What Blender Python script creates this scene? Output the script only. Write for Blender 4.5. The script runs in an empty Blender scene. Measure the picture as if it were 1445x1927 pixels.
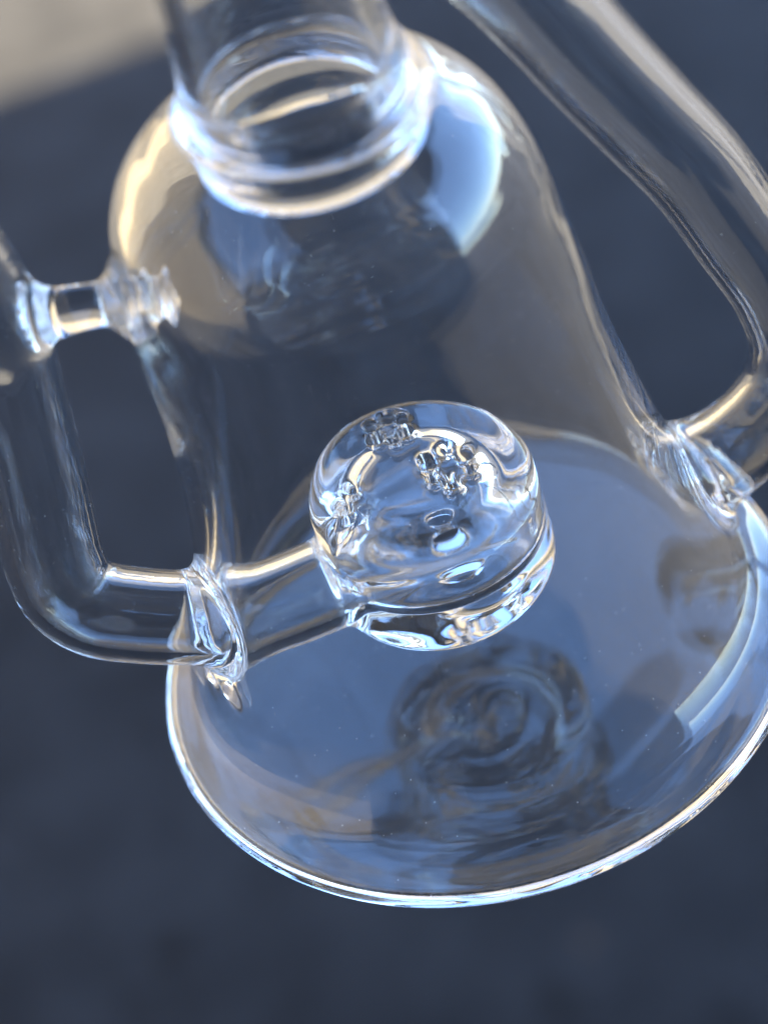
import bpy, math, random
import numpy as np

# ------------------------------------------------------------------ camera, sky, sun, exposure
scene = bpy.context.scene
COL = scene.collection
S = 0.055                      # base radius of the glass piece in metres; glass is modelled in units of it
LIFT = 0.90                    # the piece is held 0.9 m above the asphalt

CAM_C = np.array([0.0, -4.12679679, 4.42419037])
CAM_W = np.array([[0.95941877, -0.17005858, -0.22493489],
                  [0.28069486, 0.65217704, 0.70418428],
                  [-0.02694479, 0.73874569, -0.67344546]])
cam_data = bpy.data.cameras.new("camera")
cam = bpy.data.objects.new("camera", cam_data)
COL.objects.link(cam)
from mathutils import Matrix, Vector
m = Matrix.Identity(4)
for r in range(3):
    m[r][0] = CAM_W[0][r]; m[r][1] = CAM_W[1][r]; m[r][2] = -CAM_W[2][r]
    m[r][3] = CAM_C[r] * S + (LIFT if r == 2 else 0)
cam.matrix_world = m
cam_data.sensor_fit = 'AUTO'
cam_data.sensor_width = 36.0
cam_data.lens = 36.0 * 3600 / 1927
cam_data.clip_start = 0.005
cam_data.clip_end = 3000
cam_data.dof.use_dof = True
cam_data.dof.focus_distance = 0.299
cam_data.dof.aperture_fstop = 8.2
scene.camera = cam

SUN_EL, SUN_AZ = math.radians(60), math.radians(105)
world = bpy.data.worlds.new("World")
scene.world = world
world.use_nodes = True
wn = world.node_tree
sky = wn.nodes.new("ShaderNodeTexSky")
sky.sky_type = 'NISHITA'
sky.sun_disc = False
sky.sun_elevation = SUN_EL
sky.sun_rotation = SUN_AZ
sky.dust_density = 0.0
sky.ozone_density = 6.0
sky.air_density = 1.0
sky.altitude = 1500
wn.links.new(sky.outputs[0], wn.nodes["Background"].inputs[0])
wn.nodes["Background"].inputs[1].default_value = 0.15

sun_d = bpy.data.lights.new("sun", 'SUN')
sun_d.energy = 5.0
sun_d.angle = math.radians(0.53)
sun_d.color = (1.0, 0.83, 0.58)
sun = bpy.data.objects.new("sun", sun_d)
COL.objects.link(sun)
sd = Vector((math.cos(SUN_EL) * math.sin(SUN_AZ), math.cos(SUN_EL) * math.cos(SUN_AZ), math.sin(SUN_EL)))
sun.rotation_euler = (-sd).to_track_quat('-Z', 'Y').to_euler()
sun.location = (0, -3, 12)

vs = scene.view_settings
vs.view_transform = 'Standard'
vs.look = 'None'
vs.gamma = 1
vs.use_curve_mapping = False
vs.exposure = 2.9
scene.render.engine = 'CYCLES'
cy = scene.cycles
cy.max_bounces = 72
cy.transmission_bounces = 72
cy.glossy_bounces = 72
cy.transparent_max_bounces = 32
cy.caustics_reflective = True
cy.caustics_refractive = True
cy.blur_glossy = 0.0
cy.sample_clamp_indirect = 12
cy.use_denoising = True
try:
    cy.denoiser = 'OPENIMAGEDENOISE'
except Exception:
    pass


# ------------------------------------------------------------------ helpers
def new_mat(name):
    mt = bpy.data.materials.new(name)
    mt.use_nodes = True
    return mt, mt.node_tree, mt.node_tree.nodes, mt.node_tree.links


def ramp(nodes, stops):
    n = nodes.new("ShaderNodeValToRGB")
    e = n.color_ramp.elements
    while len(e) < len(stops):
        e.new(0.5)
    for k, (p, c) in enumerate(stops):
        e[k].position = p
        e[k].color = (c[0], c[1], c[2], 1) if len(c) == 3 else c
    return n


def tag(o, label=None, cat=None, kind=None):
    if label: o["label"] = label
    if cat: o["category"] = cat
    if kind: o["kind"] = kind
    return o


def box_mesh(name, x0, x1, y0, y1, z0, z1):
    me = bpy.data.meshes.new(name)
    v = [(x, y, z) for x in (x0, x1) for y in (y0, y1) for z in (z0, z1)]
    fcs = [(0, 1, 3, 2), (4, 6, 7, 5), (0, 4, 5, 1), (2, 3, 7, 6), (0, 2, 6, 4), (1, 5, 7, 3)]
    me.from_pydata(v, [], fcs)
    me.update()
    return me


def add(name, me, mat, parent=None):
    o = bpy.data.objects.new(name, me)
    COL.objects.link(o)
    if mat: me.materials.append(mat)
    if parent: o.parent = parent
    return o


# ------------------------------------------------------------------ ground
mt_asphalt, nt, nd, lk = new_mat("asphalt")
bs = nd["Principled BSDF"]
tc = nd.new("ShaderNodeTexCoord")
n1 = nd.new("ShaderNodeTexNoise"); n1.inputs["Scale"].default_value = 9.0; n1.inputs["Detail"].default_value = 6
n2 = nd.new("ShaderNodeTexNoise"); n2.inputs["Scale"].default_value = 140.0; n2.inputs["Detail"].default_value = 5
n3 = nd.new("ShaderNodeTexNoise"); n3.inputs["Scale"].default_value = 17.0; n3.inputs["Detail"].default_value = 3
for n in (n1, n2, n3): lk.new(tc.outputs["Object"], n.inputs["Vector"])
r1 = ramp(nd, [(0.34, (0.0070, 0.0079, 0.0092)), (0.66, (0.0265, 0.0280, 0.0295))])
r2 = ramp(nd, [(0.30, (0.35, 0.35, 0.36)), (0.70, (1.4, 1.38, 1.34))])
r3 = ramp(nd, [(0.30, (0.25, 0.25, 0.27)), (0.42, (1, 1, 1))])
lk.new(n1.outputs[0], r1.inputs[0]); lk.new(n2.outputs[0], r2.inputs[0]); lk.new(n3.outputs[0], r3.inputs[0])
m1 = nd.new("ShaderNodeMixRGB"); m1.blend_type = 'MULTIPLY'; m1.inputs[0].default_value = 1
m2 = nd.new("ShaderNodeMixRGB"); m2.blend_type = 'MULTIPLY'; m2.inputs[0].default_value = 1
lk.new(r1.outputs[0], m1.inputs[1]); lk.new(r2.outputs[0], m1.inputs[2])
lk.new(m1.outputs[0], m2.inputs[1]); lk.new(r3.outputs[0], m2.inputs[2])
# a few old oil drips
col = m2.outputs[0]
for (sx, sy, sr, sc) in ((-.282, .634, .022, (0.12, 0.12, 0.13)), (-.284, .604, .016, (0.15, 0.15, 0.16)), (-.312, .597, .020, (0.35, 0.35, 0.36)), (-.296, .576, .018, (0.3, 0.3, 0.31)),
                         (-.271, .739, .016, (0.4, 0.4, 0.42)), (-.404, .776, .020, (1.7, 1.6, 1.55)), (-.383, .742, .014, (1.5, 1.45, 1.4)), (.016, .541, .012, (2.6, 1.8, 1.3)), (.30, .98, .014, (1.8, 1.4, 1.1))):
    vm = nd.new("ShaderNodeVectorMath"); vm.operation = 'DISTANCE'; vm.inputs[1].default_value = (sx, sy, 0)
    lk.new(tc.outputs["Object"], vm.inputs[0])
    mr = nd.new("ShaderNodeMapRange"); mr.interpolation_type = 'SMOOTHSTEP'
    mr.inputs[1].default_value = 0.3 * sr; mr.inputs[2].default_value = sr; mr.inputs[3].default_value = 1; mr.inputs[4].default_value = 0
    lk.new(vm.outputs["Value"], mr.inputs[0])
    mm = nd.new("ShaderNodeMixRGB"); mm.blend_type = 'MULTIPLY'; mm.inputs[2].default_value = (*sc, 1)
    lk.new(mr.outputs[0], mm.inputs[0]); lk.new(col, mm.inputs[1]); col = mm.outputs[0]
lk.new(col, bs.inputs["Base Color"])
bs.inputs["Roughness"].default_value = 0.9
bp = nd.new("ShaderNodeBump"); bp.inputs["Strength"].default_value = 0.6; bp.inputs["Distance"].default_value = 0.004
lk.new(n2.outputs[0], bp.inputs["Height"]); lk.new(bp.outputs[0], bs.inputs["Normal"])
me = bpy.data.meshes.new("ground")
G = 900
me.from_pydata([(-G, -G, 0), (G, -G, 0), (G, G, 0), (-G, G, 0)], [], [(0, 1, 2, 3)])
tag(add("asphalt_ground", me, mt_asphalt), kind="structure")

# ------------------------------------------------------------------ unseen helpers added to shade the asphalt and to mirror in the glass
mt_steel, nt, nd, lk = new_mat("painted_steel")
bs = nd["Principled BSDF"]; bs.inputs["Roughness"].default_value = 0.55
nz = nd.new("ShaderNodeTexNoise"); nz.inputs["Scale"].default_value = 5; nz.inputs["Detail"].default_value = 5
rr = ramp(nd, [(0.3, (0.028, 0.027, 0.026)), (0.7, (0.045, 0.043, 0.040))])
lk.new(nz.outputs[0], rr.inputs[0]); lk.new(rr.outputs[0], bs.inputs["Base Color"])
mt_stucco, nt, nd, lk = new_mat("stucco")
bs = nd["Principled BSDF"]; bs.inputs["Roughness"].default_value = 0.9
nz = nd.new("ShaderNodeTexNoise"); nz.inputs["Scale"].default_value = 1.5; nz.inputs["Detail"].default_value = 6
rr = ramp(nd, [(0.3, (0.20, 0.162, 0.10)), (0.7, (0.27, 0.222, 0.143))])
lk.new(nz.outputs[0], rr.inputs[0]); lk.new(rr.outputs[0], bs.inputs["Base Color"])
CX0, CX1, CY0, CY1, CH = -0.9, 2.5, -2.6, 1.39, 2.8
port = bpy.data.objects.new("added_carport", None); COL.objects.link(port)  # made-up roof out of frame, casts the shade and reflects dark
port.rotation_euler = (0, 0, math.radians(5.5))
tag(port, "unseen dark roof on posts, added to shade the asphalt and darken reflections", "added_carport")
add("roof", box_mesh("roof", CX0, CX1, CY0, CY1, CH, CH + 0.06), mt_steel, port)
add("fascia", box_mesh("fascia", CX0, CX1, CY1 + 0.001, CY1 + 0.03, CH - 0.06, CH + 0.08), mt_steel, port)
add("sky_block_wall", box_mesh("sky_block_wall", CX0 - 3.2, CX1 + 1.5, CY0 - 0.12, CY0 - 0.002, 0, CH + 0.6), mt_steel, port)  # added to block the bright sky behind from the reflections
post = box_mesh("post", -0.05, 0.05, -0.05, 0.05, 0, CH - 0.002); post.materials.append(mt_steel)
for px, py in ((CX0 + 0.15, CY0 + 0.9), (CX1 - 0.15, CY1 - 0.1)):
    o = add("post", post, None, port); o.location = (px, py, 0)
# added for tan reflections; local frame: facade on y = 0 looking along -y
hs = bpy.data.objects.new("added_house", None); COL.objects.link(hs); hs.location = (-3.6, 2.6, 0)
hs.rotation_euler = (0, 0, math.radians(58))
tag(hs, "unseen tan stucco block, added for warm reflections in the glass", "added_house")
add("wall", box_mesh("wall", -20, 14, 0, 8, 0, 5.2), mt_stucco, hs)
add("roof", box_mesh("roof", -20.3, 14.3, -0.25, 8.3, 5.204, 5.4), mt_steel, hs)
add("door", box_mesh("door", 8.5, 9.5, -0.05, -0.002, 0.05, 2.1), mt_steel, hs)


# ------------------------------------------------------------------ the glass, as one blown and welded surface
# Shapes are signed distances in units of the base radius; the surface is meshed once so that the
# welds flow into each other, then cut into its parts (all parts share the same exact normals).
def crom(pts, n):
    P = np.array(pts, float)
    d = np.sqrt(np.linalg.norm(np.diff(P, axis=0), axis=1)); t = np.concatenate([[0], np.cumsum(d)])
    M = np.zeros_like(P)
    M[1:-1] = ((P[2:] - P[1:-1]) / (t[2:] - t[1:-1])[:, None] * (t[1:-1] - t[:-2])[:, None]
               + (P[1:-1] - P[:-2]) / (t[1:-1] - t[:-2])[:, None] * (t[2:] - t[1:-1])[:, None]) / (t[2:] - t[:-2])[:, None]
    M[0] = (P[1] - P[0]) / (t[1] - t[0]); M[-1] = (P[-1] - P[-2]) / (t[-1] - t[-2])
    q = np.linspace(0, t[-1], n); i = np.clip(np.searchsorted(t, q) - 1, 0, len(t) - 2)
    h = (t[i + 1] - t[i])[:, None]; u = ((q - t[i])[:, None]) / h
    return ((2*u**3 - 3*u**2 + 1) * P[i] + (u**3 - 2*u**2 + u) * h * M[i] + (-2*u**3 + 3*u**2) * P[i+1] + (u**3 - u**2) * h * M[i+1])


GH = 0.005                                        # profile grid
GR0, GZ0 = -0.15, -0.15
NR, NZ = 300, 730


def profile_field(pts):
    """signed distance to a lathe profile on an (r, z) grid"""
    Q = crom(pts, 420)
    Q = np.vstack([Q, [[0 - 1e-6, Q[-1, 1]]]])
    Q = np.vstack([Q * [-1, 1], Q[::-1]])          # mirrored, closed polygon
    rr = GR0 + GH * np.arange(NR); zz = GZ0 + GH * np.arange(NZ)
    X, Z = np.meshgrid(rr, zz, indexing='ij')
    best = np.full(X.shape, 9.0); ins = np.zeros(X.shape, bool)
    A = Q; B = np.roll(Q, -1, axis=0)
    for a, b in zip(A, B):
        ab = b - a; L = ab @ ab
        if L < 1e-14: continue
        if not ((abs(a[1] - b[1]) < 1e-9) and abs(a[0] + b[0]) < 1e-9 and False):
            t = np.clip(((X - a[0]) * ab[0] + (Z - a[1]) * ab[1]) / L, 0, 1)
            dd = (X - a[0] - t * ab[0])**2 + (Z - a[1] - t * ab[1])**2
            np.minimum(best, dd, out=best)
        c = (a[1] > Z) != (b[1] > Z)
        if abs(ab[1]) > 1e-12:
            ins ^= c & (X < a[0] + (Z - a[1]) / ab[1] * ab[0])
    d = np.sqrt(best); d[ins] *= -1
    k = np.array([1, 4, 6, 4, 1]) / 16.            # light smoothing so normals do not facet
    for ax in (0, 1):
        for _ in range(2):
            p = np.pad(d, [(2, 2) if a == ax else (0, 0) for a in (0, 1)], mode='edge')
            d = sum(k[j] * np.take(p, np.arange(j, j + d.shape[ax]), axis=ax) for j in range(5))
    return d


def bicubic(F, r, z):
    fx = (r - GR0) / GH; fz = (z - GZ0) / GH
    fx = np.clip(fx, 1, NR - 3.001); fz = np.clip(fz, 1, NZ - 3.001)
    i = fx.astype(np.int32); j = fz.astype(np.int32); u = fx - i; v = fz - j
    def w(t):
        return ((1-t)**3/6, (3*t**3 - 6*t**2 + 4)/6, (-3*t**3 + 3*t**2 + 3*t + 1)/6, t**3/6)
    wu = w(u); wv = w(v); flat = F.ravel(); out = 0
    base = (i - 1) * NZ + (j - 1)
    for a in range(4):
        row = 0
        for b in range(4):
            row = row + wv[b] * flat[base + a * NZ + b]
        out = out + wu[a] * row
    return out


OUTER = [(0, .012), (.4, .008), (.72, .002), (.86, .0), (.95, .008), (.988, .028), (1.0, .06), (.984, .09), (.94, .122), (.885, .165),
         (.848, .225), (.815, .31), (.783, .41), (.742, .57), (.69, .78), (.648, 1.0), (.620, 1.2), (.603, 1.4), (.588, 1.55), (.570, 1.70),
         (.537, 1.82), (.484, 1.92), (.410, 2.0), (.336, 2.06), (.285, 2.13), (.262, 2.23), (.255, 2.36), (.255, 2.6), (.255, 2.9), (.285, 3.02), (.305, 3.08), (.265, 3.09), (0, 3.09)]
CAVITY = [(0, .062), (.5, .06), (.80, .056), (.915, .044), (.955, .047), (.966, .060), (.948, .076), (.905, .100), (.85, .138),
          (.80, .21), (.762, .30), (.727, .41), (.685, .57), (.634, .78), (.594, 1.0), (.568, 1.2), (.553, 1.4), (.539, 1.55), (.523, 1.7),
          (.489, 1.81), (.438, 1.895), (.364, 1.968), (.290, 2.03), (.236, 2.11), (.213, 2.22), (.207, 2.36), (.207, 2.6), (.207, 2.9), (.235, 3.02), (.245, 3.2), (0, 3.21)]
F_OUT = profile_field(OUTER)
F_CAV = profile_field(CAVITY)


def smin(a, b, k):
    h = np.clip(0.5 + 0.5 * (b - a) / k, 0, 1)
    return b * (1 - h) + a * h - k * h * (1 - h)


def smax(a, b, k):
    return -smin(-a, -b, k)


class Path:
    def __init__(self, pts, radius, n=90):
        Q = crom(pts, n); self.P = Q
        L = np.concatenate([[0], np.cumsum(np.linalg.norm(np.diff(Q, axis=0), axis=1))])
        self.R = radius(Q, L) if callable(radius) else np.full(n, radius)
        self.L = L; self.lo = Q.min(0) - .3; self.hi = Q.max(0) + .3

    def dist(self, X):
        """distance to centre line and the radius there"""
        d = np.full(len(X), 1.0); rad = np.full(len(X), float(self.R.mean()))
        m = np.all((X > self.lo) & (X < self.hi), axis=1)
        Y = X[m]
        if len(Y):
            best = np.full(len(Y), 9.0); br = np.zeros(len(Y))
            for a, b, ra, rb in zip(self.P[:-1], self.P[1:], self.R[:-1], self.R[1:]):
                ab = b - a; t = np.clip((Y - a) @ ab / (ab @ ab), 0, 1)
                E = Y - a - t[:, None] * ab
                dd = np.einsum('ij,ij->i', E, E)
                w = dd < best
                best = np.where(w, dd, best); br = np.where(w, ra + t * (rb - ra), br)
            d[m] = np.sqrt(best); rad[m] = br
        e = np.maximum(np.maximum(self.lo + .3 - X, X - self.hi + .3), 0)
        far = np.sqrt((e**2).sum(1))
        d[~m] = np.maximum(far[~m], .3)
        return d, rad


W_IN = np.array([-.66, -.14, .565])                # where the drain tube meets the chamber wall
def bump_at(c, amp, wid):
    return lambda Q: amp * np.exp(-(np.linalg.norm(Q - np.array(c), axis=1) / wid)**2)
b_w = bump_at(W_IN, .028, .07)
DRAIN = Path([(-.18, -.035, .53), (-.34, -.075, .535), (-.52, -.11, .55), (-.66, -.14, .575), (-.78, -.13, .60), (-.92, -.095, .632), (-1.03, -.06, .672), (-1.085, -.035, .745),
              (-1.09, -.02, .85), (-1.07, -.01, .98), (-1.045, 0, 1.12), (-1.0, 0, 1.42), (-.965, 0, 1.70), (-1.0, 0, 1.95), (-1.08, 0, 2.15), (-1.09, 0, 2.38), (-.95, 0, 2.62), (-.70, 0, 2.78), (-.42, 0, 2.84), (-.16, 0, 2.85)],
             lambda Q, L: np.interp(L, [0, .45, .62, .9, 4], [.136, .134, .138, .143, .138]) + b_w(Q), 120)
b_r = bump_at((.80, .15, .35), .016, .10)
UPTAKE = Path([(.69, .12, .335), (.81, .14, .345), (.92, .15, .378), (1.03, .15, .455), (1.115, .15, .57), (1.155, .15, .72), (1.12, .15, .93), (1.03, .15, 1.16),
               (.929, .15, 1.405), (.811, .15, 1.623), (.698, .15, 1.83), (.593, .15, 2.033), (.47, .13, 2.24), (.32, .09, 2.42), (.18, .05, 2.54)],
              lambda Q, L: .142 + b_r(Q))
def strut_r(Q, L):
    t = L / L[-1]
    return .054 + .080 * np.exp(-t / .18) + .034 * np.exp(-((t - .69) / .07)**2) + .026 * np.exp(-((t - .84) / .035)**2) + .030 * np.exp(-((t - .965) / .03)**2) - .05 * np.clip((t - .985) / .015, 0, 1)
STRUT = Path([(-.935, -.03, 1.685), (-.80, -.045, 1.683), (-.70, -.05, 1.676), (-.60, -.055, 1.665), (-.485, -.06, 1.645)], strut_r, 80)
LUMPS = [((-.735, -.20, .455), (-.715, -.285, .425), .030), ((-.75, -.12, .47), (-.76, -.17, .40), .034), ((-.70, -.26, .47), (-.70, -.315, .40), .018)]                                         # drips of weld glass (start, end, radius)

DRUM_C = np.array([-0.03, 0.0])
HOLES = []
for cx, cyy, n, rad in ((-.06, .19, 6, .056), (.06, -.03, 6, .062), (-.235, -.05, 2, .034)):
    for k in range(n):
        a = k * 2 * math.pi / n + cx * 9
        HOLES.append((cx + rad * (1 + .18 * math.sin(5.1 * k + cx * 20)) * math.cos(a), cyy + rad * math.sin(a), .023 + .005 * math.sin(3.3 * k + 1)))


def rcyl(X, r, z0, z1, rt, rb):
    """cylinder with differently rounded top and bottom edges"""
    rho = np.hypot(X[:, 0] - DRUM_C[0], X[:, 1] - DRUM_C[1]); z = X[:, 2]
    zc = (z0 + z1) / 2; e = np.where(z > zc, rt, rb)
    dx = rho - (r - e); dz = np.where(z > zc, z - (z1 - e), (z0 + e) - z)
    return np.minimum(np.maximum(dx, dz), 0) + np.hypot(np.maximum(dx, 0), np.maximum(dz, 0)) - e


def wav(X, f, ph):
    return (np.sin(f * X[:, 0] + ph + 1.7 * np.sin(f * .6 * X[:, 2])) * np.sin(f * .83 * X[:, 1] + 2 * ph) + .6 * np.sin(f * .71 * X[:, 2] + 3 * ph + 2 * X[:, 0]))


def prims(X):
    """every shape on its own"""
    z = X[:, 2]; u_ = np.clip((z - 1.90) / .25, 0, 1); lean = .020 * np.minimum(z, 1.8)**2 - .022 * u_ * u_ * (3 - 2 * u_)
    rho = np.hypot(X[:, 0] + lean, X[:, 1])
    p = {}
    fade = np.clip((z - .12) / .15, 0, 1)
    flo = np.clip((.12 - z) / .03, 0, 1) * np.clip((.85 - rho) / .15, 0, 1)
    rip = np.sin(13 * X[:, 1] + 3.0 * np.sin(5 * X[:, 0] + 1) + 2) + .7 * np.sin(17 * X[:, 0] + 2.5 * np.sin(7 * X[:, 1])) 
    p['outer'] = bicubic(F_OUT, rho, z) + .0020 * fade * wav(X, 6.0, .4) + .0012 * flo * wav(X, 7.0, 2.2)
    p['cavity'] = bicubic(F_CAV, rho, z) + .0030 * fade * wav(X, 5.0, 1.9) + .0008 * flo * rip
    p['collar'] = np.hypot(np.hypot(X[:, 0] + .035, X[:, 1]) - .246, np.maximum(np.maximum(1.915 - z, z - 2.08), 0)) - .026 - .012 * np.exp(-((z - 1.915) / .04)**2)
    d, r = DRAIN.dist(X); p['drain'] = d - r; p['drain_bore'] = d - (r * .74 - b_w(X) * .5)
    d, r = UPTAKE.dist(X); p['uptake'] = d - r; p['uptake_bore'] = d - .104
    d, r = STRUT.dist(X); p['strut'] = d - r
    p['drum'] = rcyl(X, .335, .372, .800, .065, .055) + .004 * wav(X, 9, .3)
    p['drum_bore'] = rcyl(X, .258, .465, .738, .13, .09) + .008 * wav(X, 9, 1.1)
    mouth = np.maximum(np.hypot(X[:, 0] - .02, X[:, 1] + .02) - .062, np.abs(z - .42) - .12)
    near = (np.abs(rho) < .5) & (z > .5) & (z < .92)
    h = np.full(len(X), .5)
    Y = X[near]
    if len(Y):
        hh = np.full(len(Y), 9.0)
        for cx, cyy, r in HOLES:
            dx = np.hypot(Y[:, 0] - cx, Y[:, 1] - cyy); dz = np.maximum(np.maximum(.71 - Y[:, 2], Y[:, 2] - .84), 0)
            hh = np.minimum(hh, np.hypot(dx, dz) - r)
        h[near] = hh
    p['holes'] = h
    p['mouth'] = mouth
    l = np.full(len(X), .5)
    for a, b, r in LUMPS:
        a = np.array(a); b = np.array(b); ab = b - a
        t = np.clip((X - a) @ ab / (ab @ ab), 0, 1); E = X - a - t[:, None] * ab
        l = smin(l, np.sqrt((E**2).sum(1)) - r, .03)
    p['lumps'] = l
    return p


def sdf(X, p=None):
    p = p or prims(X)
    o = smin(p['outer'], p['drain'], .05)
    o = smin(o, p['uptake'], .09)
    o = smin(o, p['strut'], .05)
    o = smin(o, p['lumps'], .03)
    o = smax(o, -p['cavity'], .012)
    o = smin(o, p['collar'], .05)
    inside = smax(smin(p['drum'], smin(p['drain'], 9 + 0 * p['drain'], .01), .03), p['cavity'] - .03, .01)
    o = smin(o, inside, .03)
    o = smin(o, smax(p['strut'], p['cavity'] - .02, .01), .012)
    b = smin(p['drain_bore'], p['drum_bore'], .02)
    b = smin(b, p['holes'], .020)
    b = smin(b, p['mouth'], .02)
    b = smin(b, p['uptake_bore'], .01)
    return smax(o, -b, .018)


def big(fn, X, n=300000):
    return np.concatenate([fn(X[i:i + n]) for i in range(0, len(X), n)]) if len(X) else np.zeros(0)


H = 0.0105
BLK = 8
LO = np.array([-1.28, -1.04, -.03]); HI = np.array([1.36, 1.04, 3.14])
nb = np.ceil((HI - LO) / (H * BLK)).astype(int)
bi = np.stack(np.meshgrid(*[np.arange(k) for k in nb], indexing='ij'), -1).reshape(-1, 3)
cen = LO + (bi + .5) * H * BLK
cd = big(sdf, cen)
D = np.repeat(np.repeat(np.repeat(cd.reshape(nb).astype(np.float32), BLK, 0), BLK, 1), BLK, 2)
act = bi[np.abs(cd) < H * BLK * .95 + .02]
# second level: 4-voxel blocks
off = np.stack(np.meshgrid([0, 1], [0, 1], [0, 1], indexing='ij'), -1).reshape(-1, 3)
b2 = (act[:, None, :] * 2 + off[None]).reshape(-1, 3)
c2 = big(sdf, LO + (b2 + .5) * H * 4)
keep = np.abs(c2) < H * 4 * .95 + .012
f4 = np.stack(np.meshgrid(*[np.arange(4)] * 3, indexing='ij'), -1).reshape(-1, 3)
for b_, v_ in ((b2[~keep], c2[~keep]),):
    idx = (b_[:, None, :] * 4 + f4[None])
    D[idx[..., 0], idx[..., 1], idx[..., 2]] = v_[:, None]
idx = (b2[keep][:, None, :] * 4 + f4[None]).reshape(-1, 3)
val = big(sdf, LO + (idx + .5) * H)
D[idx[:, 0], idx[:, 1], idx[:, 2]] = val

# surface nets
neg = D < 0
sh = D.shape
cross = np.zeros((sh[0] - 1, sh[1] - 1, sh[2] - 1), bool)
c0 = neg[:-1, :-1, :-1]
for dx in (0, 1):
    for dy in (0, 1):
        for dz in (0, 1):
            cross |= neg[dx:sh[0] - 1 + dx, dy:sh[1] - 1 + dy, dz:sh[2] - 1 + dz] != c0
cells = np.argwhere(cross)
vid = np.full(cross.shape, -1, np.int32); vid[cross] = np.arange(len(cells))
corner = np.stack([D[cells[:, 0] + dx, cells[:, 1] + dy, cells[:, 2] + dz] for dx in (0, 1) for dy in (0, 1) for dz in (0, 1)], 1).astype(float)
co = np.array([(dx, dy, dz) for dx in (0, 1) for dy in (0, 1) for dz in (0, 1)], float)
acc = np.zeros((len(cells), 3)); cnt = np.zeros(len(cells))
for a in range(8):
    for b in range(a + 1, 8):
        if np.abs(co[a] - co[b]).sum() != 1: continue
        fa, fb = corner[:, a], corner[:, b]; s = (fa < 0) != (fb < 0)
        t = np.where(s, fa / np.where(s, fa - fb, 1), 0)
        acc += np.where(s[:, None], co[a] + t[:, None] * (co[b] - co[a]), 0); cnt += s
V = LO + (cells + .5 + acc / cnt[:, None]) * H
quads = []
for ax in range(3):
    o1, o2 = (ax + 1) % 3, (ax + 2) % 3
    s0 = [slice(1, -1)] * 3; s1 = [slice(1, -1)] * 3
    s0[ax] = slice(0, -1); s1[ax] = slice(1, None)
    A_, B_ = neg[tuple(s0)], neg[tuple(s1)]
    e = np.argwhere(A_ != B_); fl = A_[e[:, 0], e[:, 1], e[:, 2]]
    base = e.copy(); base[:, o1] += 1; base[:, o2] += 1       # lower grid corner of the edge
    q = []
    for u, w in ((-1, -1), (0, -1), (0, 0), (-1, 0)):
        k = base.copy(); k[:, o1] += u; k[:, o2] += w
        q.append(vid[k[:, 0], k[:, 1], k[:, 2]])
    q = np.stack(q, 1)
    q[~fl] = q[~fl][:, ::-1]
    quads.append(q)
Q = np.concatenate(quads)
Q = Q[(Q >= 0).all(1)]


def grad(X, h):
    g = np.zeros_like(X)
    for k in range(3):
        e = np.zeros(3); e[k] = h
        g[:, k] = (big(sdf, X + e) - big(sdf, X - e)) / (2 * h)
    return g


for it in range(2):                                # pull every vertex onto the exact surface
    g = grad(V, .002); d = big(sdf, V)
    st = -(d / np.maximum((g**2).sum(1), .15))[:, None] * g
    ln = np.linalg.norm(st, axis=1, keepdims=True)
    V = V + st * np.minimum(1, .5 * H / np.maximum(ln, 1e-9))
N = grad(V, .004)
N /= np.maximum(np.linalg.norm(N, axis=1, keepdims=True), 1e-9)
# relax normals (and a little position noise) over the mesh edges
E_ = np.concatenate([Q[:, [0, 1]], Q[:, [1, 2]], Q[:, [2, 3]], Q[:, [3, 0]]])
def smooth(Fld, w):
    a = np.zeros_like(Fld); c = np.zeros(len(Fld))
    for k in range(3):
        a[:, k] = np.bincount(E_[:, 0], Fld[E_[:, 1], k], len(Fld)) + np.bincount(E_[:, 1], Fld[E_[:, 0], k], len(Fld))
    c = np.bincount(E_[:, 0], minlength=len(Fld)) + np.bincount(E_[:, 1], minlength=len(Fld))
    return (1 - w) * Fld + w * a / np.maximum(c, 1)[:, None]
for it in range(3):
    N = smooth(N, .5); N /= np.maximum(np.linalg.norm(N, axis=1, keepdims=True), 1e-9)

# which part each face belongs to
FC = V[Q].mean(1)
PR = [prims(FC[i:i + 300000]) for i in range(0, len(FC), 300000)]
PR = {k: np.concatenate([p[k] for p in PR]) for k in PR[0]}
z = FC[:, 2]; rho = np.hypot(FC[:, 0], FC[:, 1])
inside = PR['cavity'] < -.02
cand = ['chamber', 'base', 'neck', 'collar', 'drain_tube', 'inlet_tube', 'uptake_tube', 'strut', 'percolator', 'perforation', 'drip']
shell = np.minimum(np.abs(PR['outer']), np.abs(PR['cavity']))
B9 = 9.0
cost = np.stack([
    np.where((z > .16) & (z < 2.04), shell, B9),
    np.where(z <= .16, shell, B9),
    np.where(z >= 2.04, shell, B9),
    np.abs(PR['collar']),
    np.where(~inside, np.minimum(np.abs(PR['drain']), np.abs(PR['drain_bore'])), B9),
    np.where(inside, np.minimum(np.abs(PR['drain']), np.abs(PR['drain_bore'])), B9),
    np.minimum(np.abs(PR['uptake']), np.abs(PR['uptake_bore'])),
    np.abs(PR['strut']),
    np.minimum(np.minimum(np.abs(PR['drum']), np.abs(PR['drum_bore'])), np.abs(PR['mouth']) + .004),
    np.abs(PR['holes']) + .001,
    np.abs(PR['lumps'])], 1)
own = cost.argmin(1)
mc = cost.min(1)
weld = (mc > .0035) & (own != 9) & ~((own == 8) & (rho < .36) & (rho > .05) & (FC[:, 0] > -.2))
own[weld] = len(cand)
ob = np.abs(PR['drain_bore']) < np.abs(PR['drain'])
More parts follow.
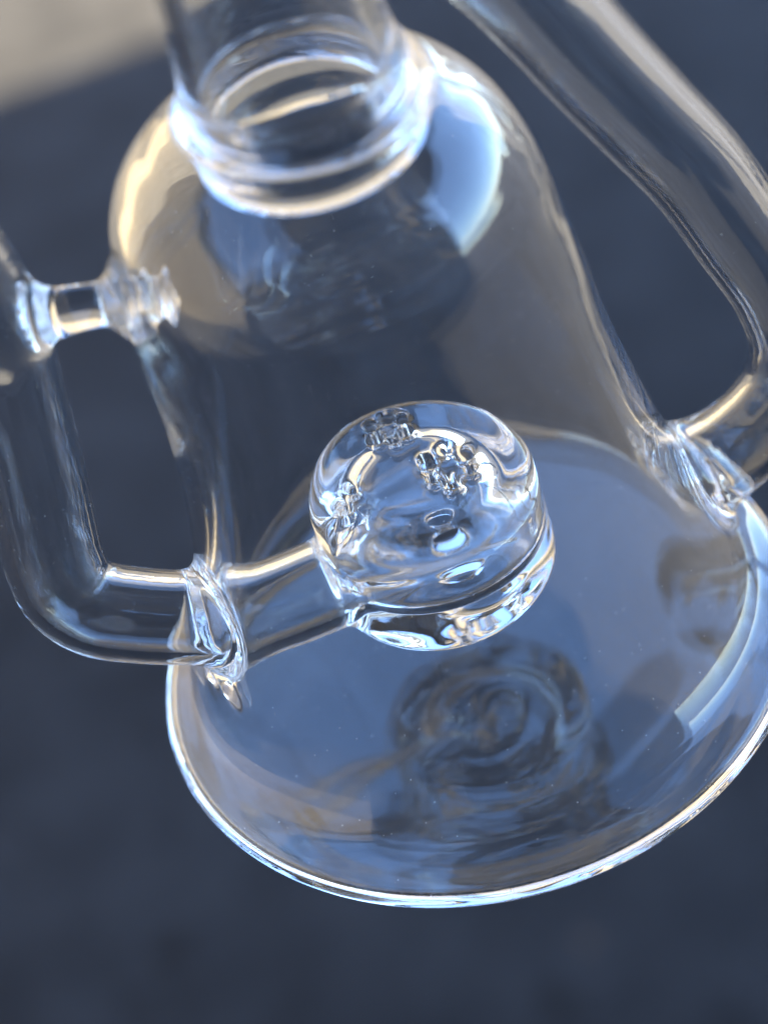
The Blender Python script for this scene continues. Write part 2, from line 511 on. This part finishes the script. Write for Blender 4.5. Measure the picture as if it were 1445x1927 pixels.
def stray(mask):
    """faces of the mask outside its largest connected piece"""
    f = np.flatnonzero(mask); q = Q[f]; lab = np.arange(len(V))
    for _ in range(400):
        mn = lab[q].min(1); new = lab.copy()
        np.minimum.at(new, q.ravel(), np.repeat(mn, 4)); new = new[new]
        if (new == lab).all(): break
        lab = new
    l = lab[q[:, 0]]; big_ = np.bincount(l).argmax()
    return f[l != big_]
for mk in (ob, ~ob):
    own[stray((own == cand.index('inlet_tube')) & mk)] = len(cand)
il = own == cand.index('inlet_tube')
WELDS = np.array([(0, 0, 2.0), (-.66, -.14, .565), (.80, .16, .32), (-.56, -.05, 1.66), (-.93, -.03, 1.69), (-.32, -.07, .53), (-.3, 0, 2.84), (.3, .08, 2.45)])
wk = np.linalg.norm(FC[:, None, :] - WELDS[None], axis=2).argmin(1)

# ------------------------------------------------------------------ clear borosilicate glass
mt_glass, nt, nd, lk = new_mat("clear_glass")
bs = nd["Principled BSDF"]
bs.inputs["Base Color"].default_value = (0.985, 0.995, 1.0, 1)
bs.inputs["Roughness"].default_value = 0.0
bs.inputs["IOR"].default_value = 1.47
bs.inputs["Transmission Weight"].default_value = 1.0
# dried water film and dust: a faint diffuse veil in streaks
tc = nd.new("ShaderNodeTexCoord")
mp = nd.new("ShaderNodeMapping"); mp.inputs["Scale"].default_value = (60, 60, 22); mp.inputs["Rotation"].default_value = (0.2, 0.5, 0)
lk.new(tc.outputs["Object"], mp.inputs["Vector"])
nz = nd.new("ShaderNodeTexNoise"); nz.inputs["Scale"].default_value = 1.0; nz.inputs["Detail"].default_value = 7; nz.inputs["Distortion"].default_value = 1.5
lk.new(mp.outputs[0], nz.inputs["Vector"])
rf = ramp(nd, [(0.58, (0, 0, 0)), (0.74, (0.012, 0.012, 0.012))]); lk.new(nz.outputs[0], rf.inputs[0])
vo = nd.new("ShaderNodeTexVoronoi"); vo.inputs["Scale"].default_value = 330.0
lk.new(tc.outputs["Object"], vo.inputs["Vector"])
rv = ramp(nd, [(0.0, (0.5, 0.5, 0.5)), (0.075, (0, 0, 0))]); lk.new(vo.outputs["Distance"], rv.inputs[0])
mx = nd.new("ShaderNodeMath"); mx.operation = 'MAXIMUM'
lk.new(rf.outputs[0], mx.inputs[0]); lk.new(rv.outputs[0], mx.inputs[1])
df = nd.new("ShaderNodeBsdfDiffuse"); df.inputs[0].default_value = (0.8, 0.8, 0.8, 1)
ms = nd.new("ShaderNodeMixShader")
lk.new(mx.outputs[0], ms.inputs[0]); lk.new(bs.outputs[0], ms.inputs[1]); lk.new(df.outputs[0], ms.inputs[2])
lk.new(ms.outputs[0], nd["Material Output"].inputs["Surface"])

root = bpy.data.objects.new("glass_water_pipe", None)
COL.objects.link(root)
root.location = (0, 0, LIFT)
root.empty_display_size = 0.02
tag(root, "clear glass water pipe with bell chamber, held above shaded asphalt", "water pipe")


def cut(name, mask, parent):
    q = Q[mask]
    if len(q) < 4: return None
    u, inv = np.unique(q.ravel(), return_inverse=True)
    me = bpy.data.meshes.new(name)
    me.vertices.add(len(u)); me.vertices.foreach_set("co", (V[u] * S).astype(np.float32).ravel())
    me.loops.add(len(q) * 4); me.loops.foreach_set("vertex_index", inv.astype(np.int32).ravel())
    me.polygons.add(len(q)); me.polygons.foreach_set("loop_start", np.arange(0, len(q) * 4, 4, dtype=np.int32))
    me.update(calc_edges=True)
    me.polygons.foreach_set("use_smooth", np.ones(len(q), bool))
    me.normals_split_custom_set_from_vertices(N[u].astype(np.float32))
    me.update()
    return add(name, me, mt_glass, parent)


made = {}
for k, n in enumerate(cand):
    par = {'collar': made.get('neck'), 'inlet_tube': None, 'perforation': made.get('percolator')}.get(n) or root
    if n == 'inlet_tube':
        continue
    made[n] = cut(n, own == k, par)
made['inlet_tube'] = cut('inlet_tube', il & ~ob, root)
cut('bore', il & ob, made['inlet_tube'])
for k in range(len(WELDS)):
    cut('weld', (own == len(cand)) & (wk == k), root)
print("GLASS", len(V), "verts", len(Q), "quads", {n: int((own == k).sum()) for k, n in enumerate(cand + ['weld'])})
